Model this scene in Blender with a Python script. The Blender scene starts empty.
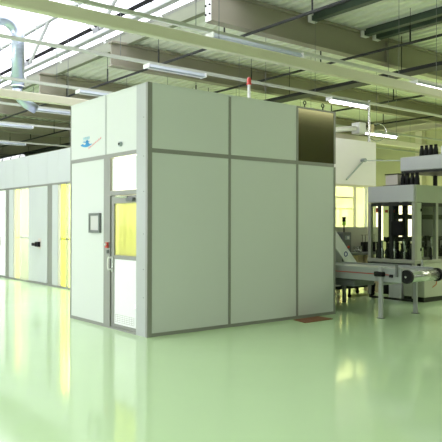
import bpy, bmesh, math, random
from mathutils import Vector, Matrix
random.seed(7)
S = bpy.context.scene
COL = S.collection

# ------------------------------------------------------------------ camera
FPX = 649.52
YAW, PIT, ROLL = 0.897743, 0.0038489, 0.0020560
CP = Vector((-4.85756, -7.74346, 1.6))
F = Vector((math.cos(YAW)*math.cos(PIT), math.sin(YAW)*math.cos(PIT), math.sin(PIT)))
R = Vector((math.sin(YAW), -math.cos(YAW), 0)); U = R.cross(F)
R2 = math.cos(ROLL)*R + math.sin(ROLL)*U; U2 = -math.sin(ROLL)*R + math.cos(ROLL)*U
cd = bpy.data.cameras.new('camera'); cam = bpy.data.objects.new('camera', cd); COL.objects.link(cam)
M3 = Matrix((R2, U2, -F)).transposed()
cam.matrix_world = Matrix.Translation(CP) @ M3.to_4x4()
cd.sensor_width = 36; cd.lens = FPX/442*36; cd.clip_end = 200
S.camera = cam

# ------------------------------------------------------------------ view, world, daylight
S.view_settings.view_transform = 'Standard'; S.view_settings.look = 'None'
S.view_settings.gamma = 1; S.view_settings.use_curve_mapping = False
S.view_settings.exposure = 0.6
w = bpy.data.worlds.new('world'); S.world = w; w.use_nodes = True
bg = w.node_tree.nodes['Background']
bg.inputs[0].default_value = (0.95, 0.93, 1.0, 1); bg.inputs[1].default_value = 2.6

def area(name, loc, rot, sx, sy, power, color):
    l = bpy.data.lights.new(name, 'AREA'); l.shape = 'RECTANGLE'; l.size = sx; l.size_y = sy
    l.energy = power; l.color = color
    o = bpy.data.objects.new(name, l); COL.objects.link(o); o.location = loc; o.rotation_euler = rot
    return o
PI = math.pi
# daylight through the west windows, weaker daylight through the south ones
area('west_daylight', (-12.7, 13.7, 3.1), (0, -PI/2, 0), 3.2, 25, 340, (0.86, 0.86, 1.0))
area('south_daylight', (4, -14.7, 3.6), (PI/2, 0, 0), 20, 2.6, 40, (0.95, 1.0, 0.85))
area('east_fill', (14.5, 10.5, 4.6), (0, 0, 0), 4, 1.2, 420, (1.0, 0.94, 0.66))  # added fill for the east wall, tucked behind the rear cell, no fixture
area('south_fill', (13.5, -4.0, 5.6), (0, 0, 0), 9, 8, 470, (1.0, 1.0, 0.78))  # added out-of-view fill brightening the rear cell and right-hand floor
area('west_overhead_fill', (-8.5, 1.0, 6.6), (0, 0, 0), 4, 26, 900, (0.92, 0.91, 1.0))  # added overhead fill for the left floor; the deck has no opening here
area('far_booth_lamp', (4.2, 9.0, 3.2), (0, 0, 0), 2.6, 11, 1200, (1.0, 0.99, 0.93))
area('booth_lamp', (1.7, 1.2, 3.4), (0, 0, 0), 2.5, 1.6, 150, (1.0, 0.98, 0.62))
area('rear_cell_lamp', (8.4, 5.4, 3.7), (0, 0, 0), 2.5, 1.5, 120, (1.0, 1.0, 0.60))

# ------------------------------------------------------------------ materials
def mat(name, color, rough=0.5, metal=0.0, var=0.04, scale=6.0, bump=0.0, bscale=40, spec=0.5, coat=0.0):
    m = bpy.data.materials.new(name); m.use_nodes = True
    nt = m.node_tree; b = nt.nodes['Principled BSDF']
    b.inputs['Roughness'].default_value = rough; b.inputs['Metallic'].default_value = metal
    b.inputs['Specular IOR Level'].default_value = spec; b.inputs['Coat Weight'].default_value = coat
    tc = nt.nodes.new('ShaderNodeTexCoord'); n = nt.nodes.new('ShaderNodeTexNoise')
    n.inputs['Scale'].default_value = scale; n.inputs['Detail'].default_value = 3
    nt.links.new(tc.outputs['Object'], n.inputs['Vector'])
    mx = nt.nodes.new('ShaderNodeMix'); mx.data_type = 'RGBA'
    mx.inputs[6].default_value = tuple(max(0, c*(1-var)) for c in color)+(1,)
    mx.inputs[7].default_value = tuple(min(1, c*(1+var)) for c in color)+(1,)
    nt.links.new(n.outputs[0], mx.inputs[0]); nt.links.new(mx.outputs[2], b.inputs['Base Color'])
    if bump:
        n2 = nt.nodes.new('ShaderNodeTexNoise'); n2.inputs['Scale'].default_value = bscale
        nt.links.new(tc.outputs['Object'], n2.inputs['Vector'])
        bp = nt.nodes.new('ShaderNodeBump'); bp.inputs['Strength'].default_value = bump; bp.inputs['Distance'].default_value = 0.02
        nt.links.new(n2.outputs[0], bp.inputs['Height']); nt.links.new(bp.outputs[0], b.inputs['Normal'])
    return m
def emis(name, color, strength):
    m = mat(name, color, 0.4); b = m.node_tree.nodes['Principled BSDF']
    b.inputs['Emission Color'].default_value = color+(1,); b.inputs['Emission Strength'].default_value = strength
    return m
def glass(name, color, rough=0.02, haze=0.0, facing=True):
    m = bpy.data.materials.new(name); m.use_nodes = True; nt = m.node_tree; nt.nodes.clear()
    out = nt.nodes.new('ShaderNodeOutputMaterial'); t = nt.nodes.new('ShaderNodeBsdfTransparent')
    t.inputs[0].default_value = color+(1,)
    g = nt.nodes.new('ShaderNodeBsdfGlossy'); g.inputs['Roughness'].default_value = rough
    fr = nt.nodes.new('ShaderNodeLayerWeight'); fr.inputs[0].default_value = 0.08
    mx = nt.nodes.new('ShaderNodeMixShader'); mx.inputs[0].default_value = 0.04
    if facing: nt.links.new(fr.outputs[0], mx.inputs[0])
    base = t.outputs[0]
    if haze:
        tl = nt.nodes.new('ShaderNodeBsdfTranslucent'); tl.inputs[0].default_value = color+(1,)
        df = nt.nodes.new('ShaderNodeBsdfDiffuse'); df.inputs[0].default_value = color+(1,)
        m3 = nt.nodes.new('ShaderNodeMixShader'); m3.inputs[0].default_value = 0.4
        nt.links.new(tl.outputs[0], m3.inputs[1]); nt.links.new(df.outputs[0], m3.inputs[2])
        m2 = nt.nodes.new('ShaderNodeMixShader'); m2.inputs[0].default_value = haze
        nt.links.new(t.outputs[0], m2.inputs[1]); nt.links.new(m3.outputs[0], m2.inputs[2]); base = m2.outputs[0]
    nt.links.new(base, mx.inputs[1]); nt.links.new(g.outputs[0], mx.inputs[2]); nt.links.new(mx.outputs[0], out.inputs[0])
    return m

def floor_mat():
    m = mat('epoxy_floor', (0.59, 0.78, 0.48), 0.09, 0, 0.05, 0.5, spec=0.5)
    nt = m.node_tree; b = nt.nodes['Principled BSDF']; tc = nt.nodes['Texture Coordinate']
    n = nt.nodes.new('ShaderNodeTexNoise'); n.inputs['Scale'].default_value = 1.3; n.inputs['Detail'].default_value = 2
    nt.links.new(tc.outputs['Object'], n.inputs['Vector'])
    bp = nt.nodes.new('ShaderNodeBump'); bp.inputs['Strength'].default_value = 0.10; bp.inputs['Distance'].default_value = 0.02
    nt.links.new(n.outputs[0], bp.inputs['Height']); nt.links.new(bp.outputs[0], b.inputs['Normal'])
    nt.links.new(bp.outputs[0], b.inputs['Coat Normal'])
    n3 = nt.nodes.new('ShaderNodeTexNoise'); n3.inputs['Scale'].default_value = 0.8
    nt.links.new(tc.outputs['Object'], n3.inputs['Vector'])
    mr = nt.nodes.new('ShaderNodeMapRange'); mr.inputs['To Min'].default_value = 0.06; mr.inputs['To Max'].default_value = 0.13
    nt.links.new(n3.outputs[0], mr.inputs['Value']); nt.links.new(mr.outputs[0], b.inputs['Roughness'])
    return m
M = dict(
    floor=floor_mat(),
    deck=mat('deck_steel', (0.76, 0.79, 0.66), 0.42, 0.0, 0.10, 1.2),
    girder=mat('girder_paint', (0.30, 0.28, 0.21), 0.55, 0, 0.06, 2),
    cream=mat('cream_paint', (0.68, 0.64, 0.50), 0.45, 0, 0.05, 2),
    white=mat('white_paint', (0.80, 0.80, 0.77), 0.45, 0, 0.03),
    hallwall=mat('hall_wall', (0.52, 0.52, 0.32), 0.75, 0, 0.05, 0.6),
    darkwall=mat('dark_wall', (0.20, 0.20, 0.16), 0.8, 0, 0.1, 0.6),
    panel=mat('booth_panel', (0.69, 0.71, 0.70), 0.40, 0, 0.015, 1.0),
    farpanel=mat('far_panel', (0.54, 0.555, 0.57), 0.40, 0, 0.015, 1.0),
    trim=mat('aluminium_trim', (0.30, 0.30, 0.28), 0.42, 0.35, 0.05, 8),
    postgrey=mat('post_grey', (0.47, 0.48, 0.49), 0.40, 0.1, 0.03, 4),
    doorwhite=mat('door_white', (0.93, 0.92, 0.96), 0.4, 0, 0.02),
    smoked=mat('smoked_panel', (0.40, 0.37, 0.24), 0.12, 1.0, 0.06, 2),
    yellowglass=glass('yellow_glass', (0.98, 0.97, 0.62), haze=0.5),
    clearglass=glass('clear_glass', (0.94, 0.97, 0.93)),
    paleglass=glass('pale_glass', (0.97, 0.98, 0.86), haze=0.3),
    skyglass=glass('sky_glass', (0.97, 0.985, 1.0), facing=False),
    hallglass=glass('hall_glass', (1.0, 0.95, 0.72), haze=0.3),
    curtain=mat('strip_curtain', (0.93, 0.91, 0.74), 0.5, 0, 0.03),
    black=mat('black_plastic', (0.008, 0.008, 0.009), 0.55, 0, 0.1, spec=0.25),
    darkmetal=mat('dark_metal', (0.03, 0.033, 0.028), 0.5, 0.3, 0.2, 12),
    blackpipe=mat('black_pipe', (0.012, 0.014, 0.012), 0.6, 0, 0.2),
    greenpipe=mat('dark_green_channel', (0.05, 0.075, 0.055), 0.5, 0, 0.2),
    lumgrey=mat('luminaire_grey', (0.36, 0.41, 0.43), 0.4, 0, 0.03),
    tube=emis('lit_tube', (1.0, 0.93, 0.98), 9.0),
    spiral=mat('galvanised', (0.46, 0.52, 0.62), 0.30, 0.9, 0.08, 10),
    steel=mat('brushed_steel', (0.62, 0.63, 0.62), 0.25, 0.9, 0.05, 20),
    machgrey=mat('machine_grey', (0.42, 0.42, 0.36), 0.45, 0.15, 0.04, 5),
    machgreen=mat('machine_green_grey', (0.50, 0.52, 0.42), 0.5, 0, 0.04, 5),
    housing=mat('housing_grey', (0.60, 0.61, 0.62), 0.35, 0.2, 0.03, 5),
    convgrey=mat('conveyor_grey', (0.40, 0.42, 0.42), 0.4, 0.2, 0.04, 6),
    curb=mat('curb_paint', (0.20, 0.22, 0.14), 0.5, 0, 0.04, 3), truss=mat('truss_paint', (0.42, 0.43, 0.42), 0.5, 0, 0.03),
    cellwhite=mat('cell_white', (0.88, 0.84, 0.88), 0.45, 0, 0.02), railpale=mat('pale_rail', (0.50, 0.52, 0.45), 0.4, 0, 0.03),
    warmgrey=mat('warm_grey', (0.60, 0.54, 0.50), 0.5, 0, 0.03),
    red=mat('red_plastic', (0.55, 0.05, 0.03), 0.4),
    orange=mat('orange_plastic', (0.62, 0.20, 0.06), 0.5),
    mat=mat('rubber_mat', (0.24, 0.10, 0.05), 0.8, 0, 0.2, 20, bump=0.4),
    blue=mat('blue_ink', (0.02, 0.28, 0.62), 0.4), paleblue=mat('pale_blue_ink', (0.30, 0.62, 0.80), 0.4),
    pinkink=mat('red_ink', (0.80, 0.25, 0.28), 0.4), navy=mat('navy_ink', (0.05, 0.07, 0.35), 0.4),
    screen=mat('grey_screen', (0.62, 0.60, 0.60), 0.25, 0, 0.03), dgrey=mat('dark_grey', (0.16, 0.17, 0.17), 0.45),
    tan=mat('tan_board', (0.62, 0.52, 0.32), 0.6), greenlamp=mat('green_lamp', (0.35, 0.65, 0.08), 0.3),
)

# ------------------------------------------------------------------ mesh helpers
def boxbm(bm, x0, x1, y0, y1, z0, z1, mtx=None):
    vs = [bm.verts.new((x, y, z)) for x in (x0, x1) for y in (y0, y1) for z in (z0, z1)]
    if mtx is not None:
        for v in vs: v.co = mtx @ v.co
    for f in ((0,1,3,2),(4,6,7,5),(0,4,5,1),(2,3,7,6),(0,2,6,4),(1,5,7,3)): bm.faces.new([vs[i] for i in f])
def tubebm(bm, a, b, r0, r1=None, n=12):
    a = Vector(a); b = Vector(b); r1 = r0 if r1 is None else r1; d = (b-a).normalized()
    u = d.orthogonal().normalized(); v = d.cross(u)
    A = [bm.verts.new(a+r0*(math.cos(2*PI*i/n)*u+math.sin(2*PI*i/n)*v)) for i in range(n)]
    B = [bm.verts.new(b+r1*(math.cos(2*PI*i/n)*u+math.sin(2*PI*i/n)*v)) for i in range(n)]
    for i in range(n): bm.faces.new((A[i], A[(i+1)%n], B[(i+1)%n], B[i]))
    bm.faces.new(A[::-1]); bm.faces.new(B)
def lathebm(bm, c, prof, n=16):
    rings = [[bm.verts.new((c[0]+r*math.cos(2*PI*i/n), c[1]+r*math.sin(2*PI*i/n), c[2]+z)) for i in range(n)] for r, z in prof]
    for a, b in zip(rings, rings[1:]):
        for i in range(n): bm.faces.new((a[i], a[(i+1)%n], b[(i+1)%n], b[i]))
    bm.faces.new(rings[0][::-1]); bm.faces.new(rings[-1])
def pathbm(bm, pts, r, n=12):
    pts = [Vector(p) for p in pts]; rings = []; u = None
    for i, p in enumerate(pts):
        d = (pts[min(i+1, len(pts)-1)]-pts[max(i-1, 0)]).normalized()
        u = d.orthogonal().normalized() if u is None else (u-d*u.dot(d)).normalized()
        v = d.cross(u)
        rings.append([bm.verts.new(p+r*(math.cos(2*PI*k/n)*u+math.sin(2*PI*k/n)*v)) for k in range(n)])
    for a, b in zip(rings, rings[1:]):
        for k in range(n): bm.faces.new((a[k], a[(k+1)%n], b[(k+1)%n], b[k]))
    bm.faces.new(rings[0][::-1]); bm.faces.new(rings[-1])
def torusbm(bm, c, axis, Rr, r, n=28, k=8):
    axis = Vector(axis).normalized(); u = axis.orthogonal().normalized(); v = axis.cross(u); rings = []
    for i in range(n):
        d = math.cos(2*PI*i/n)*u+math.sin(2*PI*i/n)*v
        rings.append([bm.verts.new(Vector(c)+d*(Rr+r*math.cos(2*PI*j/k))+axis*r*math.sin(2*PI*j/k)) for j in range(k)])
    for i in range(n):
        a, b = rings[i], rings[(i+1)%n]
        for j in range(k): bm.faces.new((a[j], a[(j+1)%k], b[(j+1)%k], b[j]))
def prismbm(bm, poly, o, du, dv, dn):
    """polygon (u,v) list extruded by dn"""
    o, du, dv, dn = map(Vector, (o, du, dv, dn))
    A = [bm.verts.new(o+du*u+dv*v) for u, v in poly]; B = [bm.verts.new(o+du*u+dv*v+dn) for u, v in poly]
    n = len(poly)
    for i in range(n): bm.faces.new((A[i], A[(i+1)%n], B[(i+1)%n], B[i]))
    bm.faces.new(A[::-1]); bm.faces.new(B)

class MB:
    def __init__(s): s.bm = bmesh.new()
    def box(s, *a, **k): boxbm(s.bm, *a, **k); return s
    def tube(s, *a, **k): tubebm(s.bm, *a, **k); return s
    def lathe(s, *a, **k): lathebm(s.bm, *a, **k); return s
    def path(s, *a, **k): pathbm(s.bm, *a, **k); return s
    def torus(s, *a, **k): torusbm(s.bm, *a, **k); return s
    def prism(s, *a, **k): prismbm(s.bm, *a, **k); return s
    def build(s, name, m, parent=None, bevel=0.0, smooth=False, label=None):
        bmesh.ops.recalc_face_normals(s.bm, faces=s.bm.faces)
        if bevel: bmesh.ops.bevel(s.bm, geom=list(s.bm.edges), offset=bevel, segments=1, affect='EDGES', clamp_overlap=True)
        me = bpy.data.meshes.new(name); s.bm.to_mesh(me); s.bm.free()
        me.materials.append(M[m] if isinstance(m, str) else m)
        if smooth:
            for p in me.polygons: p.use_smooth = len(p.vertices) < 5
        o = bpy.data.objects.new(name, me); COL.objects.link(o)
        if parent is not None:
            o.parent = parent; L = parent.location.copy(); q = parent.parent
            while q is not None: L += q.location; q = q.parent
            for v in me.vertices: v.co -= L        # parents are unrotated: plain offset
        if label: o['label'] = label
        return o
def tag(o, label, cat, group=None, kind=None):
    o['label'] = label; o['category'] = cat
    if group: o['group'] = group
    if kind: o['kind'] = kind
    return o
def thing(name, loc, label, cat, group=None):
    o = bpy.data.objects.new(name, None); COL.objects.link(o); o.location = loc; o.empty_display_size = 0.2
    return tag(o, label, cat, group)
def struct(name, mb, m, **k):
    o = mb.build(name, m, **k); o['kind'] = 'structure'; return o
def copy_tree(o, parent=None):
    c = o.copy(); COL.objects.link(c); c.parent = parent
    for ch in list(o.children): copy_tree(ch, c)
    return c

# ------------------------------------------------------------------ hall shell
XW, XE, YS, YN, ZD = -13.0, 22.0, -15.0, 38.0, 6.80
LX0, LX1, LY0, LY1 = -1.7, 4.62, 0.5, 25.0      # lantern opening
struct('floor', MB().box(XW, XE, YS, YN, -0.2, 0), 'floor')
def wall_with_openings(axis, c0, c1, u0, u1, z0, z1, ops):
    """wall slab between c0,c1 along axis, holes (ua,ub,za,zb) in one row"""
    mb = MB()
    def b(a, bb, za, zb):
        if bb-a < 1e-4 or zb-za < 1e-4: return
        if axis == 'x': mb.box(c0, c1, a, bb, za, zb)
        else: mb.box(a, bb, c0, c1, za, zb)
    za, zb = ops[0][2], ops[0][3]
    b(u0, u1, z0, za); b(u0, u1, zb, z1); cur = u0
    for o in ops: b(cur, o[0], za, zb); cur = o[1]
    b(cur, u1, za, zb)
    return mb
W_ops = [(1+5.2*i, 5.6+5.2*i, 1.4, 4.8) for i in range(5)]
S_ops = [(-6+5.5*i, -4.2+5.5*i, 4.0, 4.9) for i in range(4)]
E_ops = [(8.2+2.3*i, 10.1+2.3*i, 0.7, 2.7) for i in range(4)]
struct('wall_west', wall_with_openings('x', XW-0.3, XW, YS, YN, 0, 7.2, W_ops), 'white')
struct('wall_south', wall_with_openings('y', YS-0.3, YS, XW, XE, 0, 7.2, S_ops), 'darkwall')
struct('wall_east', wall_with_openings('x', XE, XE+0.3, YS, YN, 0, 7.2, E_ops), 'hallwall')
struct('wall_north', MB().box(XW, XE, YN, YN+0.3, 0, 7.2), 'darkwall')
wn = 0
def window(axis, c, a, b, za, zb, n, g='clearglass', cols=3):
    global wn; wn += 1
    e = bpy.data.objects.new('window_%d' % wn, None); COL.objects.link(e); e['kind'] = 'structure'
    e.location = (c, (a+b)/2, za) if axis == 'x' else ((a+b)/2, c, za)
    def bx(mb, p, q, z0, z1, t):
        if axis == 'x': mb.box(c-t, c+t, p, q, z0, z1)
        else: mb.box(p, q, c-t, c+t, z0, z1)
    mb = MB()
    bx(mb, a, b, za, za+0.07, .04); bx(mb, a, b, zb-0.07, zb, .04); bx(mb, a, a+0.07, za+.07, zb-.07, .04); bx(mb, b-0.07, b, za+.07, zb-.07, .04)
    for i in range(1, cols): bx(mb, a+(b-a)*i/cols-.03, a+(b-a)*i/cols+.03, za+.07, zb-.07, .035)
    mb.build('window_frame', 'white', e)
    mb = MB(); bx(mb, a+.02, b-.02, za+.02, zb-.02, .006); mb.build('window_pane', g, e)
for o in W_ops: window('x', XW-0.12, *o, 0)
for o in S_ops: window('y', YS-0.12, *o, 0)
for o in E_ops: window('x', XE+0.12, *o, 0, g='hallglass', cols=2)
# pilasters and crane beam on the east wall
n = 0
for y in (-6.0, -0.4, 5.0, 10.5, 16.0, 21.5, 27.0):
    n += 1; struct('trim_%d' % n, MB().box(XE-0.35, XE, y-0.18, y+0.18, 0, 6.0), 'cream', bevel=0.01)
n += 1
struct('trim_%d' % n, MB().box(XE-0.45, XE, YS, YN, 6.02, 6.06).box(XE-0.3, XE-0.2, YS, YN, 6.06, 6.30).box(XE-0.45, XE, YS, YN, 6.30, 6.34), 'cream')

# corrugated roof deck: ribs run along Y
def deck(name, x0, x1, y0, y1):
    mb = MB(); bm = mb.bm; P = 0.32; prof = []; x = x0
    while x < x1:
        for dx, z in ((0, 0), (.13, 0), (.17, .09), (.28, .09)):
            if x+dx < x1: prof.append((x+dx, ZD+z))
        x += P
    prof.append((x1, ZD+0.09))
    lo = [[bm.verts.new((a, y, z)) for a, z in prof] for y in (y0, y1)]
    up = [[bm.verts.new((a, y, z+0.03)) for a, z in prof] for y in (y0, y1)]
    for i in range(len(prof)-1):
        bm.faces.new((lo[0][i], lo[0][i+1], lo[1][i+1], lo[1][i])); bm.faces.new((up[0][i], up[1][i], up[1][i+1], up[0][i+1]))
        for k in (0, 1): bm.faces.new((lo[k][i], lo[k][i+1], up[k][i+1], up[k][i]))
    for i in (0, -1): bm.faces.new((lo[0][i], lo[1][i], up[1][i], up[0][i]))
    return struct(name, mb, 'deck')
deck('ceiling', LX1+0.12, XE+0.3, YS-0.3, YN+0.3)
deck('ceiling.001', XW-0.3, LX0-0.1, YS-0.3, YN+0.3)
deck('ceiling.002', LX0-0.1, LX1+0.12, YS-0.3, LY0)
deck('ceiling.003', LX0-0.1, LX1+0.12, LY1, YN+0.3)
# insulation above the deck keeps the sky out
struct('ceiling.004', MB().box(LX1+0.12, XE+.3, YS-.3, YN+.3, 6.95, 7.2).box(XW-.3, LX0-.1, YS-.3, YN+.3, 6.95, 7.2)
       .box(LX0-.1, LX1+.12, YS-.3, LY0, 6.95, 7.2).box(LX0-.1, LX1+.12, LY1, YN+.3, 6.95, 7.2), 'darkwall')

# roof lantern
n += 1; struct('trim_%d' % n, MB().box(LX1-0.02, LX1+0.14, LY0, LY1, 6.72, 7.03), 'curb')          # curb fascia
n += 1; struct('trim_%d' % n, MB().box(LX0-0.12, LX0+0.08, LY0, LY1, 6.66, 7.04), 'cream')
n += 1; struct('trim_%d' % n, MB().prism([(0, 0), (-.07, .08), (-.02, .13), (.05, .05)], (4.24, 0, 7.36), (1, 0, 0), (0, 0, 1), (0, LY1-LY0, 0)), 'black')
bpy.data.objects['trim_%d' % n].location.y = LY0
RX, RZ = 1.45, 10.6
def slope(x0, z0, x1, z1, name):
    mb = MB(); d = Vector((x1-x0, 0, z1-z0)).normalized(); nn = Vector((-d.z, 0, d.x))*0.012
    mb.prism([(0, 0), (1, 0), (1, 1), (0, 1)], (x0, LY0, z0), (x1-x0, 0, z1-z0), (0, LY1-LY0, 0), nn)
    e = struct(name, mb, 'skyglass')
    bars = MB(); y = LY0
    while y <= LY1+0.01:
        bars.prism([(0, 0), (1, 0), (1, 1), (0, 1)], (x0, y-0.03, z0), (x1-x0, 0, z1-z0), (0, 0.05, 0), nn*4)
        y += 3.08
    b = bars.build('glazing_bars', 'white'); b.parent = e
slope(LX1, 7.04, RX, RZ, 'window_%d' % (wn+1)); slope(LX0, 7.04, RX, RZ, 'window_%d' % (wn+2))
for k, y in enumerate((LY0, LY1)):
    struct('window_%d' % (wn+3+k), MB().prism([(LX0, 7.04), (LX1, 7.04), (RX, RZ)], (0, y, 0), (1, 0, 0), (0, 0, 1), (0, 0.012, 0)), 'skyglass')
wn += 4

# roof girders (I-section) running along X
GY = [3.6+4.98*i for i in range(7)]
where = ['nearest, upper right of the picture', 'second nearest', 'third nearest, level with the duct', 'fourth nearest, over the far cleanroom',
         'fifth nearest, deep in the hall', 'sixth nearest', 'farthest, by the back wall']
def girder(xa, xb, y, lab):
    t = thing('roof_girder', ((xa+xb)/2, y, 6.05), lab, 'girder', 'roof girders under the ribbed deck')
    MB().box(xa, xb, y-0.03, y+0.03, 6.09, 6.70).build('web', 'girder', t)
    MB().box(xa-.02, xb, y-0.13, y+0.13, 6.05, 6.09).build('bottom_flange', 'girder', t)
    MB().box(xa-.02, xb, y-0.13, y+0.13, 6.70, 6.76).build('top_flange', 'girder', t)
    return t
for i, y in enumerate(GY):
    t = girder(3.85 if i == 0 else 4.15, XE, y, 'deep olive roof girder right of the skylight, '+where[i])
    for x in (10.0, 16.0): MB().box(x, x+0.03, y-0.12, y+0.12, 6.09, 6.70).build('stiffener', 'girder', t)
    if i == 0:
        MB().box(3.81, 3.83, y-0.10, y+0.10, 6.05, 6.80).build('end_plate', 'white', t, bevel=0.005, label='white end plate')
        for z in (6.2, 6.4, 6.6):
            for k in (-.07, .07): MB().tube((3.78, y+k, z), (3.81, y+k, z), .022, n=8).build('bolt', 'black', t)
for i, y in enumerate(GY): girder(XW, -1.95, y, 'deep olive girder left of the skylight, '+where[i].split(',')[0])

# white lattice truss along the skylight edge
t = thing('skylight_truss', (3.75, 3.6, 6.8), 'white lattice truss running along the bright skylight edge', 'truss')
MB().box(3.66, 3.84, GY[0], GY[4], 6.80, 6.92).build('bottom_chord', 'truss', t, bevel=0.01)
MB().box(3.69, 3.81, GY[0], GY[4], 8.02, 8.12).build('top_chord', 'truss', t, bevel=0.01)
for y in GY[:4]:
    MB().tube((3.75, y, 6.92), (3.75, y+1.66, 8.04), .055, n=8).build('diagonal', 'truss', t)
    MB().tube((3.75, y+3.32, 8.04), (3.75, y+4.98, 6.92), .055, n=8).build('diagonal', 'truss', t)
    MB().box(3.66, 3.84, y-.16, y+.16, 6.921, 7.05).build('gusset_plate', 'dgrey', t, label='grey gusset plate')

# cream beams crossing the hall
for y, lab in ((-0.34, 'long cream steel beam crossing in front of the white booth top'), (4.66, 'cream steel beam passing behind the white booth above the far booth')):
    t = thing('crossing_beam', (0, y, 4.03), lab, 'beam')
    z0 = 4.11 if y < 0 else 4.02
    MB().box(XW, XE, y-0.06, y+0.06, z0, z0+0.16).build('beam', 'cream', t, bevel=0.012)
    for x in (-10, -4.5, 1.0, 6.5, 12.0, 17.5): MB().tube((x, y, z0+0.16), (x, y, ZD), .006, n=6).build('hanger_rod', 'dgrey', t)

# ------------------------------------------------------------------ light lines
def luminaire(x0, y, z, L, lit, label, group):
    t = thing('strip_light', (x0+L/2, y, z), label, 'light', group)
    mb = MB().prism([(-.05, 0), (.05, 0), (.10, -.07), (-.10, -.07)], (x0, y, z-0.0), (0, 1, 0), (0, 0, 1), (L, 0, 0))
    mb.build('reflector', 'lumgrey', t, bevel=0.004)
    for xx in (x0-0.02, x0+L): MB().box(xx, xx+0.02, y-.105, y+.105, z-.085, z).build('end_cap', 'white', t)
    if lit: MB().tube((x0+.03, y, z-.10), (x0+L-.03, y, z-.10), .035, n=10).build('fluorescent_tube', 'tube', t, label='glowing white tube')
    else: MB().tube((x0+.03, y, z-.085), (x0+L-.03, y, z-.085), .014, n=8).build('fluorescent_tube', 'white', t)
    return t
rows = [
 (0.84, 4.78, [(1.75, 2.1, 0, 'unlit grey strip light hanging over the middle of the white booth'), (-5.5, 1.5, 0, 'unlit grey strip light above the near floor'), (7.45, 1.5, 1, 'lit strip light at the right edge, nearest of the lit ones')], 'nearest suspended lighting trunking, sloping across the upper right'),
 (3.30, 4.78, [(2.05, 1.4, 0, 'unlit grey strip light above the left corner of the white booth'), (7.42, 1.45, 1, 'lit strip light just right of the white booth top')], 'second suspended lighting trunking, running over the back of the white booth'),
 (6.20, 4.72, [(1.98, 1.5, 0, 'unlit grey strip light left of the white booth roof'), (12.40, 1.7, 1, 'lit strip light seen through the ring beside the white rear cell')], 'third suspended lighting trunking, behind the white booth'),
 (9.80, 4.84, [(2.37, 1.5, 0, 'unlit grey strip light above the far booth roof, lower left')], 'fourth suspended lighting trunking, above the far booth'),
 (12.4, 4.72, [(0.6, 1.3, 0, 'unlit grey strip light at the left edge of the picture'), (2.10, 1.3, 0, 'unlit grey strip light deep behind the far booth roof')], 'fifth suspended lighting trunking, far left behind the far booth'),
 (17.0, 4.72, [(3.6, 1.4, 0, 'unlit strip light in the dark back of the hall')], 'farthest suspended lighting trunking, in the dark back of the hall'),
]
for y, z, lums, lab in rows:
    t = thing('lighting_trunking', (0, y, z), lab, 'trunking', 'suspended lighting trunkings')
    MB().box(XW+.3, XE-.5, y-.03, y+.03, z+.0, z+.035).box(XW+.3, XE-.5, y-.022, y+.022, z+.035, z+.06).build('rail', 'railpale', t)
    for x in (-9.0, -5.2, -1.2, 1.2, 4.1, 6.9, 9.8, 13.0, 16.5, 20):
        top = ZD if (x > LX1 or x < LX0 or y < LY0) else None
        if top: MB().tube((x, y, z+.06), (x, y, top), .006, n=6).build('hanger_rod', 'dgrey', t)
    if y > LY0:   # hung from light cross wires under the skylight
        MB().tube((1.45, y, z+.06), (1.45, y, RZ-0.05), .006, n=6).build('hanger_rod', 'dgrey', t)
    for x0, L, lit, ll in lums: luminaire(x0, y, z, L, lit, ll, 'strip lights on the trunkings')

# ------------------------------------------------------------------ services under the deck
t = thing('cable_tray', (10.25, 0, 5.75), 'thick black cable tray hanging under the roof girders, upper right', 'cable tray')
MB().box(10.0, 10.5, YS, YN, 5.70, 5.72).box(10.0, 10.02, YS, YN, 5.72, 5.80).box(10.48, 10.5, YS, YN, 5.72, 5.80).build('tray', 'blackpipe', t)
MB().box(10.04, 10.46, YS, YN, 5.72, 5.77).build('cable_bundle', 'black', t)
for i in range(10):
    y = -10+4.4*i; MB().tube((10.25, y, 5.8), (10.25, y, ZD), .012, n=6).build('hanger_rod', 'blackpipe', t)
pipes = [(4.98, 5.98, -9, 24, 'black pipe under the deck close beside the skylight edge'), (8.44, 5.96, -9, 30, 'black pipe between the skylight edge and the black cable tray'),
         (14.2, 5.95, -9, 34, 'black pipe right of the black cable tray'), (18.2, 5.95, -9, 34, 'black pipe nearest the east wall')]
for x, z, y0, y1, lab in pipes:
    t = thing('sprinkler_pipe', (x, y0, z), lab, 'pipe', 'black sprinkler pipes under the deck')
    MB().tube((x, y0, z), (x, y1, z), .035, n=8).build('pipe', 'blackpipe', t)
    y = y0+0.3+x%1.7
    while y < y1:
        MB().tube((x, y, z), (x, y, z+0.42), .022, n=6).build('riser', 'blackpipe', t)
        MB().tube((x, y, z+.30), (x, y, ZD), .008, n=6).build('hanger_rod', 'blackpipe', t); y += 2.9
for x, lab in ((6.92, 'dark green channel under the ribbed deck, leftmost of the three with white ends'), (8.93, 'dark green channel under the ribbed deck, middle of the three with white ends'),
               (9.42, 'dark green channel under the ribbed deck, rightmost of the three with white ends')):
    t = thing('ceiling_channel', (x, 3.3, 6.6), lab, 'channel', 'dark green channels under the near deck')
    MB().box(x-.09, x+.09, -8, 3.35, 6.60, 6.72).box(x-.03, x+.03, -8, 3.35, 6.72, ZD-.01).build('channel', 'greenpipe', t)
    MB().box(x-.11, x+.11, 3.35, 3.46, 6.58, 6.74).build('end_cap', 'white', t, label='white end cap')

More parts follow.
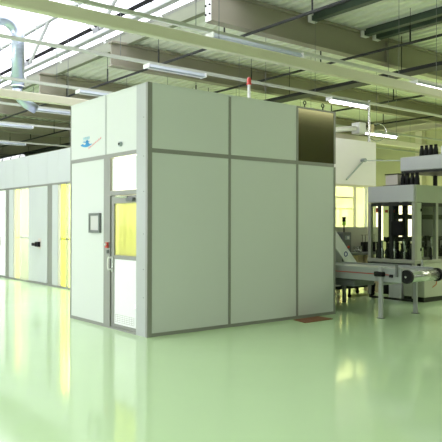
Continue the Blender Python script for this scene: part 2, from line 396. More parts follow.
# ventilation duct
t = thing('ventilation_duct', (1.62, 9, 5.2), 'silver spiral ventilation duct turning down in front of the skylight', 'duct')
r = .165; cx, cz = 1.22, 6.50
pts = [(XW, 9, 6.91), (-5, 9, 6.91)] + [(cx+.40*math.sin(a), 9, cz+.41*math.cos(a)) for a in [PI/2*i/8 for i in range(9)]] + [(1.62, 9, 5.2)]
MB().path(pts, r, n=20).build('duct_run', 'spiral', t, smooth=True)
mb = MB()
z = 5.3
while z < 6.5: mb.torus((1.62, 9, z), (0, 0, 1), r, .008, n=20, k=4); z += .10
x = -1.2
while x < 1.2: mb.torus((x, 9, 6.91), (1, 0, 0), r, .008, n=20, k=4); x += .10
mb.build('spiral_seam', 'spiral', t)
MB().path([(1.62, 9, 5.2), (1.62, 9, 5.05), (1.70, 9, 4.90), (1.85, 9, 4.78), (2.12, 9, 4.66)], .13, n=16).build('boot', 'spiral', t, smooth=True)
MB().torus((1.62, 9, 5.2), (0, 0, 1), .17, .02, n=20, k=6).build('clamp_ring', 'steel', t)
for x in (-9, -4, -1): MB().tube((x, 9, 7.08), (x, 9, 7.6 if x > LX0 else 6.9), .01, n=6).build('hanger_rod', 'dgrey', t)

# ------------------------------------------------------------------ front booth
BX, BY, BH, RZ0 = 3.916, 2.449, 3.584, 2.60
booth = thing('cleanroom_booth', (0, 0, 0), 'tall pale green panelled cleanroom booth with grey trims on the shiny floor', 'booth')
def P(name, m, *bx, bevel=0.0, label=None, parent=None):
    mb = MB(); 
    for b in bx: mb.box(*b)
    return mb.build(name, m, parent or booth, bevel=bevel, label=label)
T = 0.05
# -- right-hand (south) face, panels set 8 mm behind the trims
for x0, x1 in ((.076, 1.465), (1.512, 2.938), (2.982, 3.872)):
    P('wall_panel', 'panel', (x0, x1, .008, T, .05, RZ0-.0))
for x0, x1 in ((.076, 1.465), (1.512, 2.938)):
    P('wall_panel', 'panel', (x0, x1, .008, T, RZ0+.06, BH-.02))
P('smoked_panel', 'smoked', (2.982, 3.872, .008, T, RZ0+.06, BH-.03), label='dark brown reflective panel')
P('base_trim', 'trim', (.076, BX, 0, T, 0, .05))
P('middle_rail', 'trim', (.076, BX-.044, 0, T, RZ0, RZ0+.06))
P('top_trim', 'trim', (2.938, BX, 0, T, BH-.03, BH)); P('top_trim', 'panel', (.076, 2.938, 0, T, BH-.02, BH))
for x0, x1 in ((1.465, 1.512), (2.938, 2.982), (3.872, BX)):
    P('vertical_trim', 'trim', (x0, x1, 0, T, .05, RZ0), (x0, x1, 0, T, RZ0+.06, BH-.03))
P('corner_post', 'trim', (0.0, .076, 0, T, 0, BH), label='dark aluminium corner post')
# -- left-hand (west) face
P('corner_post', 'postgrey', (0, T, T+.0005, .30, 0, BH), label='wide pale grey corner post')
for z in (.55, .95, 1.45, 2.05, 2.55, 3.1): MB().tube((-.004, .10, z), (0, .10, z), .008, n=8).build('screw', 'dgrey', booth)
P('wall_panel', 'panel', (.008, T, 1.27, BY-.04, .05, RZ0)); P('wall_panel', 'panel', (.008, T, 1.235, BY-.02, RZ0+.06, BH-.015))
P('wall_panel', 'panel', (.008, T, .30, 1.205, RZ0+.06, BH-.015))
P('vertical_trim', 'postgrey', (0, T, 1.205, 1.235, RZ0+.06, BH)); P('vertical_trim', 'trim', (0, T, BY-.04, BY, 0, RZ0)); P('vertical_trim', 'trim', (0.004, T, BY-.02, BY, RZ0+.06, BH))
P('middle_rail', 'trim', (0, T, .30, BY, RZ0, RZ0+.06)); P('base_trim', 'trim', (0, T, 1.27, BY-.04, 0, .05))
P('top_trim', 'panel', (0, T, .30, 1.205, BH-.015, BH), (0, T, 1.235, BY-.02, BH-.015, BH))
P('transom_panel', 'doorwhite', (.03, T, .34, 1.05, 2.10, 2.58))
P('door_frame', 'trim', (0, .09, 1.07, 1.27, 0, RZ0), (0, .09, .30, 1.07, 2.02, 2.09), (.028, .09, .30, .34, 2.09, RZ0))
# hidden walls and roof
P('wall_panel', 'panel', (0.05, BX, BY-.05, BY, 0, BH-.05)); P('wall_panel', 'panel', (BX-.05, BX, T, BY-.05, 0, BH-.05))
P('roof_panel', 'panel', (T, BX, T, BY, BH-.05, BH-.004))
# door
door = bpy.data.objects.new('door', None); COL.objects.link(door); door.parent = booth; door.location = (0, .69, 0)
y0, y1 = .306, 1.066
def D(name, m, *bx, **k): return P(name, m, *bx, parent=door, **k)
D('leaf_frame', 'trim', (.02, .06, y0, y0+.02, .03, 2.01), (.02, .06, y1-.09, y1, .03, 2.01), (.02, .06, y0+.02, y1-.09, 1.90, 2.01),
  (.02, .06, y0+.02, y1-.09, 1.06, 1.12), (.02, .06, y0+.02, y1-.09, .03, .08))
D('door_pane', 'yellowglass', (.036, .042, y0+.02, y1-.09, 1.12, 1.90), label='yellow tinted door window')
D('kick_panel', 'doorwhite', (.028, .052, y0+.02, y1-.09, .08, 1.06), label='white lower door panel')
vt = MB()
for k in range(5): vt.box(.0255, .028, y0+.09, y0+.64, .11+k*.028, .116+k*.028)
for k in range(9): vt.box(.0262, .028, y0+.09+k*.068, y0+.096+k*.068, .11, .228)
vt.build('vent_slots', 'screen', door)
D('door_closer', 'dgrey', (-.03, .02, .36, .56, 1.92, 1.975), bevel=.008)
MB().tube((-.015, .52, 1.985), (-.03, .85, 1.995), .012, n=8).build('closer_arm', 'steel', door)
MB().path([(.02, 1.03, .90), (-.05, 1.03, .90), (-.055, 1.03, .93), (-.055, 1.03, 1.05), (-.05, 1.03, 1.08), (.02, 1.03, 1.08)], .014, n=8).build('handle', 'white', door)
P('door_sill', 'trim', (.0, .09, .30, 1.07, 0, .028))
D('lock_plate', 'steel', (.012, .02, 1.0, 1.05, .86, 1.10))
for z in (.35,): D('hinge', 'steel', (.005, .02, y0-.0, y0+.03, z, z+.10))
# strip curtain behind the pane
cu = MB()
for i in range(9): a = .31+i*.085; cu.box(.16+.01*(i % 2), .165+.01*(i % 2), a, a+.082, .1, 2.05)
cu.build('strip_curtain', 'curtain', booth, label='yellow plastic strip curtain inside the door')
# emergency button, wall panel screen, camera
P('call_button_box', 'red', (-.035, 0, 1.10, 1.165, 1.22, 1.31), bevel=.008, label='red emergency button box')
MB().tube((-.055, 1.13, 1.275), (-.035, 1.13, 1.275), .018, n=12).build('push_button', 'white', booth)
P('call_button_box', 'dgrey', (-.02, 0, 1.11, 1.155, 1.14, 1.19))
mb = MB().box(-.03, .008, 1.36, 1.72, 1.45, 1.49).box(-.03, .008, 1.36, 1.72, 1.72, 1.76).box(-.03, .008, 1.36, 1.40, 1.49, 1.72).box(-.03, .008, 1.68, 1.72, 1.49, 1.72)
pf = mb.build('screen_frame', 'dgrey', booth); MB().box(-.018, .008, 1.40, 1.68, 1.49, 1.72).build('screen', 'screen', pf, label='pale grey screen')
MB().tube((-.03, .745, 2.78), (.008, .745, 2.78), .035, n=14).build('sensor_housing', 'lumgrey', booth)
MB().tube((-.04, .745, 2.78), (-.031, .745, 2.78), .018, n=12).build('sensor_eye', 'black', booth)
# logo: blue waves, pale letters above, red slanting script below
def onface(mb, poly): mb.prism([(-a, b) for a, b in poly], (.008, 0, 0), (0, -1, 0), (0, 0, 1), (-.003, 0, 0)); return mb
def wave(y_l, z, L, h, k=10):
    top = [(y_l-L*i/k, z+h*(.5+.5*math.sin(i*1.35))*math.sin(PI*min(1, max(0.08, i/k)))) for i in range(k+1)]
    bot = [(y_l-L*i/k, z-h*.55*math.sin(PI*i/k)) for i in range(k, -1, -1)]
    return top+bot
lg = MB()
onface(lg, wave(2.07, 2.872, .40, .065)); onface(lg, wave(2.00, 2.925, .26, .03))
lg.build('logo_waves', 'blue', booth, label='blue wave emblem')
lt = MB()
for i, c in enumerate((1.975, 1.915, 1.855, 1.80)):
    onface(lt, [(c, 2.955), (c-.012, 2.955), (c-.012, 3.0), (c, 3.0)]); onface(lt, [(c, 2.99), (c-.035, 2.99), (c-.035, 3.0), (c, 3.0)])
    onface(lt, [(c-.026, 2.955), (c-.036, 2.955), (c-.036, 3.0), (c-.026, 3.0)])
lt.build('logo_letters', 'paleblue', booth)
ls = MB()
for i in range(8):
    a = 1.80-i*.055; b = 2.800+i*.017
    onface(ls, [(a, b), (a-.010, b), (a-.034, b+.032), (a-.024, b+.032)]); onface(ls, [(a-.015, b+.002), (a-.05, b+.014), (a-.05, b+.020), (a-.015, b+.008)])
ls.build('logo_script', 'pinkink', booth, label='small slanting red script')
for x in (3.15, 3.60): MB().tube((x, .02, BH), (x, .02, BH+.05), .012, n=6).torus((x, .02, BH+.075), (0, 1, 0), .03, .010, n=14, k=6).build('lifting_eye', 'black', booth)

# beacon on booth roof
t = thing('signal_beacon', (2.92, 1.2, BH), 'red warning beacon on a short white pole on the white booth roof', 'beacon')
MB().lathe((2.92, 1.2, BH-.004), [(.07, 0), (.07, .015), (.035, .03), (.035, .04)]).build('base', 'white', t)
MB().tube((2.92, 1.2, BH+.03), (2.92, 1.2, 4.13), .028).build('pole', 'white', t)
MB().lathe((2.92, 1.2, 4.13), [(.045, 0), (.045, .02), (.04, .025), (.038, .10), (.025, .135), (.005, .145)]).build('lamp', 'red', t, smooth=True, label='red lamp dome')

# floor mat at the booth foot
tag(MB().prism([(2.80, -.07), (3.42, -.05), (3.40, -.40), (2.72, -.42)], (0, 0, 0.0), (1, 0, 0), (0, 1, 0), (0, 0, .012)).build('floor_mat', 'mat', bevel=.003),
    'small reddish brown mat on the green floor at the booth foot', 'mat')

# ------------------------------------------------------------------ far booth
FX, FH, FR = 2.0375, 3.425, 2.56
fb = thing('glazed_cleanroom', (FX, 2.5, 0), 'long low white cleanroom with yellow lit glazing and doors, running off to the left', 'cleanroom')
def Q(name, m, *bx, **k): k.setdefault('parent', fb); return P(name, m, *bx, **k)
seams = [2.5, 3.6, 4.9, 6.1, 7.41, 8.07, 9.31, 10.36, 10.98, 12.2, 13.4, 14.1, 15.3, 16.5]
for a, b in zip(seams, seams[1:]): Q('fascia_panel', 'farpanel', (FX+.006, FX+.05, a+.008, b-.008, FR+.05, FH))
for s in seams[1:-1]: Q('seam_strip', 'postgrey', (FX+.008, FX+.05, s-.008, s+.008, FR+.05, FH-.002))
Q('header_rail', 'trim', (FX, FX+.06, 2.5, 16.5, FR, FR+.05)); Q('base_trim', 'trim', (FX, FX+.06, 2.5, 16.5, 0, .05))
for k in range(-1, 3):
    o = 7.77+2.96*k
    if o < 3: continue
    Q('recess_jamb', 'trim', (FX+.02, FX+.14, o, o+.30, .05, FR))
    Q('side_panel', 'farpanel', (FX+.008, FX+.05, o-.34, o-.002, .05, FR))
    dd = bpy.data.objects.new('door', None); COL.objects.link(dd); dd.parent = fb; dd.location = (0, o+.96-2.5, 0)
    def Dd(name, m, *bx, **kk): kk['parent'] = dd; return P(name, m, *bx, **kk)
    Dd('door_leaf', 'doorwhite' if k != 0 else 'farpanel', (FX+.01, FX+.05, o+.31, o+1.52, .055, FR-.01), bevel=.004)
    Dd('handle', 'black', (FX-.07, FX+.01, o+.72, o+.92, .98, 1.11), (FX-.10, FX-.05, o+.80, o+1.06, 1.0, 1.08), bevel=.006, label='black door latch')
    Dd('latch_plate', 'warmgrey', (FX+.002, FX+.01, o+.68, o+.86, .93, 1.20), label='brownish grey latch plate')
    if k < 2:
        g0, g1 = o+1.52, o+2.62
        Q('glazing_post', 'cream', (FX+.02, FX+.06, g1-.14, g1, .05, FR))
        Q('window_pane', 'yellowglass', (FX+.034, FX+.040, g0+.66, g1-.14, .05, FR), label='yellow tinted glass pane')
        Q('window_pane', 'paleglass', (FX+.034, FX+.040, g0+.02, g0+.64, .05, FR), label='pale clear glass pane')
        Q('glazing_bar', 'postgrey', (FX+.02, FX+.06, g0+.64, g0+.66, .05, FR), (FX+.026, FX+.05, g0+.02, g1-.14, 1.20, 1.225))
g0, g1 = 6.0, 7.43
Q('window_pane', 'yellowglass', (FX+.034, FX+.040, g0, g1, .05, FR), label='yellow tinted glass pane')
Q('glazing_bar', 'postgrey', (FX+.026, FX+.05, g0, g1, 1.20, 1.225), (FX+.02, FX+.06, 6.9, 6.92, .05, FR))
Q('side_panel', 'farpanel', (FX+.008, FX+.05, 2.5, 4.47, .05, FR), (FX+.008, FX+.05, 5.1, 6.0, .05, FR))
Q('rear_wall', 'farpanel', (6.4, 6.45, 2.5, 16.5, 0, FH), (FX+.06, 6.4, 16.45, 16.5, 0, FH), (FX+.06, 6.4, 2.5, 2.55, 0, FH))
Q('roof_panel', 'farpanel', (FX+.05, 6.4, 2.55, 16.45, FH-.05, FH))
# things inside the far cleanroom, seen through the panes
for yy, lab in ((10.0, 'dim grey equipment rack behind the left yellow pane of the far cleanroom'), (7.1, 'dim grey equipment rack behind the right yellow pane of the far cleanroom')):
    t = thing('equipment_rack', (3.6, yy, 0), lab, 'rack')
    MB().box(3.4, 3.8, yy-.3, yy+.3, 0, .9).build('cabinet', 'machgrey', t, bevel=.01)
    for z in (1.2, 1.55): MB().box(3.45, 3.75, yy-.25, yy+.25, z, z+.03).build('shelf', 'steel', t)
    for s in (-.27, .24): MB().box(3.5, 3.53, yy+s, yy+s+.03, .9, 1.9).build('upright', 'steel', t)
    MB().box(3.42, 3.46, yy-.12, yy+.12, 1.26, 1.46).build('meter', 'dgrey', t)
# white pipe unit lying on the far roof
t = thing('roof_blower', (2.5, 11.0, FH), 'small white pipe unit lying on the far cleanroom roof', 'blower')
MB().tube((2.4, 10.6, FH+.09), (2.4, 12.6, FH+.09), .085).build('pipe', 'white', t, smooth=True)
for yy in (10.62, 11.3, 12.0): MB().tube((2.4, yy, FH+.09), (2.4, yy+.05, FH+.09), .10).build('collar', 'dgrey', t)

# ------------------------------------------------------------------ rear cell (white upper walls, glazed below)
rc = thing('rear_cell', (8.0, 4, 0), 'white upper walled rear cell with yellow glazing below, right behind the white booth', 'cell')
def C(name, m, *bx, **k): k['parent'] = rc; return P(name, m, *bx, **k)
X0, X1, Y0, Y1, ZB, ZT = 6.6, 10.16, 4.0, 7.0, 2.68, 3.92
C('upper_wall', 'cellwhite', (X0, X1, Y0, Y0+.05, ZB, ZT)); C('upper_wall', 'cellwhite', (X1-.05, X1, Y0+.05, Y1, ZB, ZT)); C('upper_wall', 'cellwhite', (X0, X0+.05, Y0+.05, Y1, ZB, ZT))
C('upper_wall', 'cellwhite', (X0+.05, X1-.05, Y1-.05, Y1, ZB, ZT)); C('roof_panel', 'white', (X0+.05, X1-.05, Y0+.05, Y1-.05, ZT-.06, ZT-.01))
C('bottom_rail', 'cream', (X0, X1, Y0-.01, Y0+.05, ZB-.06, ZB)); C('bottom_rail', 'cream', (X0, X1, Y0-.01, Y0+.05, 0, .06))
for x in (X0, 8.0, 9.20, 9.68, X1-.09): C('post', 'cream' if x != 9.68 else 'white', (x, x+.09, Y0-.005, Y0+.06, .06, ZB-.06))
for y in (5.5, Y1-.08): C('post', 'cream', (X1-.06, X1, y, y+.08, 0, ZB))
C('red_post', 'orange', (9.34, 9.38, 4.6, 4.64, 0, 2.67), label='thin orange red post')
for a, b in ((X0+.09, 8.0), (8.09, 9.20), (9.29, 9.68), (9.77, X1-.09)): C('window_pane', 'paleglass', (a, b, Y0+.02, Y0+.026, .06, ZB-.06))
C('glazing_bar', 'cream', (X0+.09, 9.20, Y0+.01, Y0+.04, 2.30, 2.34), (X0+.09, 9.20, Y0+.01, Y0+.04, 2.0, 2.02))
C('inner_wall', 'curtain', (X0+.1, X1-.1, Y1-.1, Y1-.06, 0, ZB), label='yellow inner wall')
C('window_pane', 'paleglass', (X1-.03, X1-.024, Y0+.05, 5.5, 0, ZB)); C('window_pane', 'paleglass', (X1-.03, X1-.024, 5.58, Y1-.08, 0, ZB))

# camera boom above the rear cell
t = thing('extraction_arm', (9.85, 4.3, ZT), 'white tube arm with steel pole and round ring above the rear cell', 'arm')
MB().tube((9.98, 4.1, ZT-.01), (9.98, 4.1, 5.12), .035).build('pole', 'steel', t)
MB().lathe((9.98, 4.1, ZT-.01), [(.10, 0), (.10, .02), (.05, .03), (.05, .09)]).build('pole_foot', 'steel', t)
MB().box(9.62, 9.92, 4.15, 4.45, 4.16, 4.48).build('motor_box', 'white', t, bevel=.02)
MB().path([(8.0, 4.35, 4.12), (8.6, 4.33, 4.17), (9.3, 4.3, 4.27), (9.65, 4.3, 4.31)], .075, n=14).build('suction_tube', 'white', t, smooth=True)
MB().tube((8.0, 4.35, ZT-.02), (8.0, 4.35, 4.14), .05).build('tube_foot', 'white', t)
MB().torus((10.22, 4.0, 4.22), (.78, .62, 0), .25, .014).build('ring', 'steel', t)
MB().box(10.01, 10.16, 4.05, 4.15, 4.2, 4.44).build('valve_block', 'tan', t, bevel=.01, label='tan valve block')
MB().tube((9.92, 4.18, 4.3), (10.0, 4.12, 4.3), .03).tube((9.98, 4.08, 4.2), (10.1, 4.05, 4.2), .02).build('bracket', 'steel', t)

# ------------------------------------------------------------------ belt conveyor
cv = thing('belt_conveyor', (4.6, .5, 0), 'grey belt conveyor with a red stripe and silver end roller beside the booth', 'conveyor')
def V(name, m, *bx, **k): k['parent'] = cv; return P(name, m, *bx, **k)
for x0, x1 in ((4.15, 4.19), (5.04, 5.08)): V('side_rail', 'convgrey', (x0, x1, -1.22, 2.3, .62, .735), (x0, x1, -1.22, 2.3, .748, .85), (x0+.008, x1-.008, -1.22, 2.3, .735, .748), bevel=.003)
V('red_stripe', 'red', (4.144, 4.16, -1.05, 2.3, .736, .747))
V('belt', 'convgrey', (4.20, 5.03, -1.25, 2.3, .80, .82)); V('belt', 'convgrey', (4.20, 5.03, -1.25, 2.3, .64, .655))
MB().tube((4.23, -1.30, .727), (5.02, -1.30, .727), .095, n=28).build('end_roller', 'steel', cv, smooth=True, label='shiny silver end roller')
for x in (4.17, 5.02): MB().tube((x, -1.30, .727), (x+.05, -1.30, .727), .115, n=24).build('roller_flange', 'black', cv)
MB().tube((4.15, -1.30, .727), (5.10, -1.30, .727), .02).build('roller_shaft', 'steel', cv)
for x, zt in ((4.10, .88), (5.085, .70)):
    for y in (-.86, 1.9): V('leg', 'postgrey', (x, x+.05, y, y+.07, .012, zt), bevel=.004); V('foot', 'dgrey', (x-.02, x+.07, y-.02, y+.09, 0, .012))
for y in (-.84, 1.92): V('cross_bar', 'convgrey', (4.15, 5.085, y, y+.03, .56, .60))
V('clamp', 'black', (4.06, 4.15, -.90, -.72, .71, .79), bevel=.01); V('clamp', 'black', (4.12, 4.15, -1.06, -.99, .70, .75), bevel=.005)
V('side_post', 'dgrey', (4.11, 4.15, -1.16, -1.13, .72, .93)); MB().tube((5.06, -1.0, .85), (5.06, -1.0, .97), .02).build('guide_pin', 'steel', cv)
V('drive_unit', 'dgrey', (4.3, 4.9, -.1, .5, .47, .60), bevel=.02)

# inclined white chute
t = thing('inclined_chute', (5.4, 1.0, 0), 'white sloping chute with a small blue ring mark behind the conveyor', 'chute')
a = Vector((4.75, 1.0, 1.60)); b = Vector((5.62, 1.0, .72)); d = (b-a).normalized(); nrm = Vector((-d.z, 0, d.x))
MB().prism([(0, 0), (1, 0), (1, 1), (0, 1)], a-nrm*.12, b-a, nrm*.24, (0, .03, 0)).build('side_plate', 'doorwhite', t)
MB().prism([(0, 0), (1, 0), (1, 1), (0, 1)], a-nrm*.12+Vector((0, .40, 0)), b-a, nrm*.24, (0, .03, 0)).build('side_plate', 'doorwhite', t)
MB().prism([(0, 0), (1, 0), (1, 1), (0, 1)], a-nrm*.02+Vector((0, .03, 0)), b-a, nrm*.03, (0, .37, 0)).build('chute_bed', 'doorwhite', t)
cc = a+(b-a)*.70
MB().torus(cc-Vector((0, .0, 0)), (0, 1, 0), .045, .010, n=20, k=6).build('ring_mark', 'navy', t, label='blue ring mark')
MB().box(5.35, 5.41, 1.03, 1.09, 0, .95).box(5.35, 5.41, 1.34, 1.40, 0, .95).build('stand', 'dgrey', t)

# trolley under the conveyor
t = thing('tool_trolley', (6.0, 1.45, 0), 'low dark wheeled trolley under the conveyor carrying tan boards', 'trolley')
MB().box(5.30, 6.95, 1.5, 2.0, .20, .27).box(6.89, 6.94, 1.5, 1.55, .09, .20).box(5.31, 5.36, 1.5, 1.55, .09, .20).build('frame', 'black', t)
for x in (5.35, 6.1, 6.9):
    for y in (1.53, 1.97): MB().tube((x, y-.015, .045), (x, y+.015, .045), .045, n=14).box(x-.02, x+.02, y-.02, y+.02, .05, .20).build('castor', 'black', t)
MB().box(5.85, 6.90, 1.55, 1.95, .27, .36).build('bin', 'dgrey', t, bevel=.01)
MB().box(5.88, 6.88, 1.52, 1.98, .36, .42).build('board', 'tan', t, bevel=.004)
MB().prism([(5.52, .27), (5.80, .27), (5.56, .56)], (0, 1.50, 0), (1, 0, 0), (0, 0, 1), (0, .02, 0)).build('board', 'screen', t)

# ------------------------------------------------------------------ assembly machine (right)
am = thing('assembly_machine', (7.5, .6, 0), 'large framed assembly machine with glass doors and grey fascia at the right edge', 'machine')
def A(name, m, *bx, **k): k.setdefault('parent', am); return P(name, m, *bx, **k)
ax0, ax1, ay0, ay1 = 6.28, 9.4, 0.0, 1.18
A('fascia', 'housing', (ax0, ax0+.04, ay0+.03, ay1, 2.05, 2.39), bevel=.005); A('fascia', 'machgreen', (ax0+.045, ax1, ay0, ay0+.04, 2.04, 2.39), bevel=.005)
A('fascia', 'machgrey', (ax0+.04, ax1, ay1-.04, ay1, 2.05, 2.39)); A('roof_panel', 'machgrey', (ax0+.04, ax1, ay0+.04, ay1-.04, 2.33, 2.37))
for x, y in ((ax0, ay0), (ax0, ay1-.08), (7.02, ay0), (7.95, ay0), (8.9, ay0), (8.0, ay1-.08), (ax1-.08, ay1-.08)):
    A('frame_post', 'machgrey', (x, x+.08, y, y+.08, .10, 2.04), bevel=.006)
A('frame_post', 'machgreen', (ax0+.08, ax0+.22, ay0, ay0+.05, .87, 2.03), label='wide green grey door stile')
A('worktop', 'machgrey', (ax0-.02, ax1, ay0-.02, ay1, .80, .87), bevel=.006)
A('top_rail', 'darkmetal', (ax0+.01, ax0+.06, ay0+.08, ay1-.08, 1.97, 2.04), (ax0+.22, ax1, ay0+.01, ay0+.06, 1.96, 2.03))
A('glass_door', 'clearglass', (ax0+.02, ax0+.026, ay0+.08, .55, .88, 1.97)); A('glass_door', 'clearglass', (ax0+.02, ax0+.026, .62, ay1-.08, .88, 1.97))
A('frame_post', 'darkmetal', (ax0+.01, ax0+.05, .55, .62, .87, 1.97)); A('frame_post', 'darkmetal', (ax0+.01, ax0+.05, .86, .92, .87, 1.97))
for a_, b_ in ((6.50, 7.02), (7.10, 7.95), (8.03, 8.9)): A('glass_door', 'clearglass', (a_, b_, ay0+.02, ay0+.026, .88, 1.96))
for z in (1.05, 1.85): A('hinge', 'black', (6.46, 6.49, -.015, 0, z, z+.06))
# base
A('base_cabinet', 'machgreen', (6.59, ax1, -.01, .5, .10, .80), bevel=.01, label='pale green grey base cabinet')
A('base_frame', 'darkmetal', (ax0+.02, ax0+.08, .02, .08, .03, .80), (ax0+.02, ax0+.08, 1.1, 1.16, .03, .80), (ax0+.02, ax0+.06, .08, 1.1, .03, .07))
A('base_plinth', 'darkmetal', (6.62, ax1, .02, .5, .0, .10)); A('lower_shelf', 'darkmetal', (ax0, ax1, .08, ay1, .60, .79))
A('drawer_front', 'dgrey', (ax0-.01, ax0+.02, .10, 1.1, .60, .78))
MB().path([(6.95, -.02, .60), (6.96, -.05, .5), (6.93, -.06, .36), (6.85, -.03, .30)], .010, n=6).build('red_cable', 'orange', am)
MB().tube((6.75, -.05, .87), (6.75, -.05, .96), .03).build('knob', 'black', am)
A('back_panel', 'dgrey', (8.05, 9.3, ay1-.03, ay1-.01, .87, 2.04))
A('drive_motor', 'darkmetal', (6.70, 7.9, .93, 1.12, .08, .60), bevel=.01)
# inside mechanisms
rd = random.Random(3)
for i in range(20):
    x = 6.56+i*.13; y = .35+.45*rd.random(); h = .26+.2*rd.random()
    mb = MB().box(x-.06, x+.06, y-.06, y+.06, .87, .87+h*.55).tube((x, y, .87+h*.5), (x, y, .87+h), .035, n=10).box(x-.03, x+.09, y-.02, y+.02, .87+h, .91+h)
    mb.build('station', 'darkmetal' if i % 3 else 'steel', am, bevel=.004)
for i in range(11):
    y = .10+i*.095; h = .2+.16*rd.random(); x = 6.42+.10*rd.random()
    mb = MB().lathe((x, y, .87), [(.04, 0), (.04, h*.5), (.02, h*.6), (.02, h), (.03, h+.005), (.03, h+.03)], n=12)
    mb.build('nozzle', ('steel', 'darkmetal', 'black')[i % 3], am, smooth=False)
for x, y in ((6.55, .42), (6.8, .95), (7.25, .55), (7.7, .9), (8.3, .5), (6.62, .70)):
    A('column', 'darkmetal', (x, x+.09, y, y+.08, .87, 2.3))
A('crosshead', 'darkmetal', (6.5, 9.2, .50, .62, 1.70, 1.80)); A('crosshead', 'darkmetal', (6.5, 9.2, .85, .93, 1.22, 1.32))
A('red_lamp', 'red', (6.36, 6.40, .98, 1.03, 1.84, 1.94), label='small red lamp block')
for a_ in (.10, .30): A('label_plate', 'red', (6.62, 6.66, a_+.64, a_+.69, 1.84, 1.90), label='small red plate')
# monitor
mn = thing('monitor', (6.2, .35, 1.36), 'square black monitor mounted on the left side of the assembly machine', 'monitor')
MB().box(6.16, 6.20, .215, .495, 1.36, 1.66).build('screen_case', 'black', mn, bevel=.008)
MB().box(6.20, 6.29, .33, .37, 1.48, 1.54).build('bracket', 'darkmetal', mn); MB().box(6.155, 6.16, .235, .475, 1.385, 1.635).build('screen', 'black', mn)

# reject bins seen under the machine
for i, (x, y, m, hh, lab) in enumerate(((6.75, .72, 'doorwhite', .40, 'white box on the floor under the assembly machine'), (7.2, .73, 'orange', .34, 'orange crate on the floor under the assembly machine'), (7.5, 1.75, 'tan', .42, 'tan carton on the floor behind the assembly machine'))):
    t = thing('parts_crate', (x, y, 0), lab, 'crate')
    MB().box(x-.14, x+.14, y-.16, y+.16, 0, .02).box(x-.14, x-.12, y-.16, y+.16, .02, hh).box(x+.12, x+.14, y-.16, y+.16, .02, hh).box(x-.12, x+.12, y-.16, y-.14, .02, hh).box(x-.12, x+.12, y+.14, y+.16, .02, hh).build('tub', m, t)
    MB().box(x-.15, x+.15, y-.17, y+.17, hh-.03, hh).build('rim', 'dgrey', t)

# canisters: tapered black bottles
def canister(x, y, z, h, label, group):
    t = thing('black_canister', (x, y, z), label, 'canister', group)
    MB().lathe((x, y, z), [(.052, 0), (.054, .01), (.048, h*.55), (.034, h*.80)], n=16).build('body', 'black', t, smooth=True)
    MB().lathe((x, y, z+h*.80), [(.034, 0), (.034, h*.18), (.026, h*.20)], n=16).build('cap', 'black', t)
    return t
pos = ['leftmost', 'second from the left', 'third from the left', 'rightmost']
for i in range(4):
    canister(6.40, .37-i*.112, 2.39, .25, 'tapered black canister on the machine fascia, %s of the four there' % pos[i], 'black canisters on the machine fascia')
    canister(7.10, .40-i*.112, 3.045, .22, 'tapered black canister on the raised housing, %s of the four' % pos[i], 'black canisters on the raised housing')
t = thing('valve_box', (6.42, .62, 2.39), 'small warm grey box beside black canisters on the machine fascia', 'box')
MB().box(6.33, 6.50, .45, .76, 2.40, 2.62).build('body', 'warmgrey', t, bevel=.008); MB().box(6.32, 6.51, .44, .77, 2.62, 2.64).build('lid', 'black', t); MB().box(6.31, 6.50, .40, .80, 2.37, 2.40).build('base', 'black', t)

# raised housing with column
t = thing('raised_housing', (7.6, -.5, 0), 'raised blue grey overhead housing crossing above the assembly machine', 'housing')
MB().box(7.0, 8.3, -2.4, .88, 2.74, 3.04).build('body', 'housing', t, bevel=.012)
MB().box(7.02, 8.28, -2.38, .86, 2.69, 2.74).build('underside', 'darkmetal', t)
MB().box(7.05, 7.12, .72, .79, 2.37, 2.70).build('support', 'black', t); MB().box(8.1, 8.17, .72, .79, 2.37, 2.70).build('support', 'black', t)
MB().box(7.6, 7.8, -2.3, -2.1, 0, 2.69).build('column', 'machgrey', t, bevel=.01)
t = thing('feeder_bowl', (7.3, -.3, 3.04), 'white box standing on the raised housing at the right edge', 'box')
MB().box(7.05, 7.6, -.75, -.08, 3.04, 3.22).build('body', 'doorwhite', t, bevel=.015); MB().box(7.10, 7.55, -.7, -.13, 3.22, 3.235).build('lid', 'white', t)
# support rod with joint
t = thing('jointed_rod', (8.6, 3.2, 2.8), 'thin bent steel rod with a joint in front of the white rear cell wall', 'rod')
MB().path([(8.83, 3.95, 2.80), (9.53, 3.93, 3.36)], .022, n=8).path([(9.53, 3.93, 3.36), (7.05, .87, 2.98)], .014, n=8).build('rod', 'lumgrey', t)
MB().tube((9.53, 3.86, 3.37), (9.53, 4.0, 3.37), .055, n=14).build('joint', 'lumgrey', t)

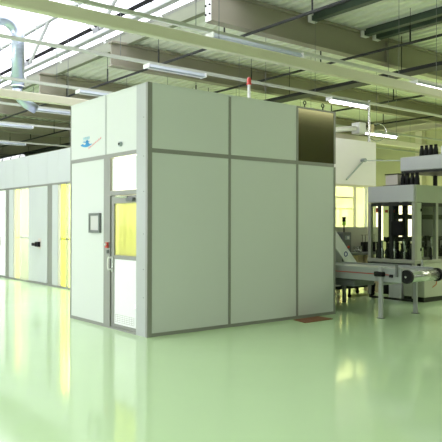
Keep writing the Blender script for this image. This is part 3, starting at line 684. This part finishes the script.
# ------------------------------------------------------------------ control bench behind the conveyor
wb = thing('control_bench', (7.5, 2.8, 0), 'grey control bench with back panel, seen between the booth and the machine', 'bench')
def B(name, m, *bx, **k): k['parent'] = wb; return P(name, m, *bx, **k)
B('back_panel', 'machgrey', (6.6, 8.6, 2.62, 2.66, .90, 1.52), bevel=.005)
B('bench_top', 'dgrey', (6.5, 8.6, 2.2, 2.62, .86, .92), bevel=.005)
for x in (6.55, 7.55, 8.5): B('leg', 'tan', (x, x+.07, 2.25, 2.31, 0, .86)); B('leg', 'tan', (x, x+.07, 2.54, 2.60, 0, .86))
B('cabinet', 'tan', (7.30, 7.52, 2.3, 2.6, .10, .86), bevel=.01); B('cabinet', 'hallwall', (7.68, 7.95, 2.3, 2.6, .10, .86), bevel=.01)
B('control_box', 'dgrey', (6.90, 7.20, 2.40, 2.62, .93, 1.40), bevel=.01); B('button_plate', 'lumgrey', (6.97, 7.13, 2.39, 2.40, 1.22, 1.32))
MB().tube((7.05, 2.37, 1.27), (7.05, 2.39, 1.27), .035).build('white_button', 'white', wb)
MB().tube((7.08, 2.37, 1.05), (7.08, 2.40, 1.05), .03).build('red_button', 'red', wb)
t = thing('signal_tower', (7.07, 2.5, 1.40), 'small green and black signal tower on the grey control box', 'signal light')
MB().tube((7.07, 2.52, 1.395), (7.07, 2.52, 1.56), .018).build('pole', 'black', t)
MB().tube((7.07, 2.52, 1.56), (7.07, 2.52, 1.65), .045).build('green_segment', 'greenlamp', t); MB().tube((7.07, 2.52, 1.65), (7.07, 2.52, 1.76), .045).build('black_segment', 'black', t)
for i in range(5):
    x = 7.60+i*.11
    t = thing('valve_cylinder', (x, 2.4, .92), 'black valve cylinder on the control bench, %s of the five' % ('leftmost', 'second', 'middle', 'fourth', 'rightmost')[i], 'cylinder', 'valve cylinders on the control bench')
    MB().tube((x, 2.4, .92), (x, 2.4, 1.16), .04, n=10).build('body', 'black', t); MB().tube((x, 2.4, 1.16), (x, 2.4, 1.32), .01, n=6).box(x-.04, x+.04, 2.39, 2.41, 1.32, 1.34).build('rod', 'steel', t)
rd = random.Random(5)
t = thing('pipe_fittings', (7.3, 2.35, .92), 'cluster of silver fittings beside the control box on the bench', 'fittings')
for i in range(6):
    x = 7.26+i*.055; y = 2.3+.1*rd.random(); MB().lathe((x, y, .92), [(.03, 0), (.03, .05), (.018, .06), (.018, .09+.04*rd.random()), (.025, .14)], n=10).build('fitting', 'steel', t)
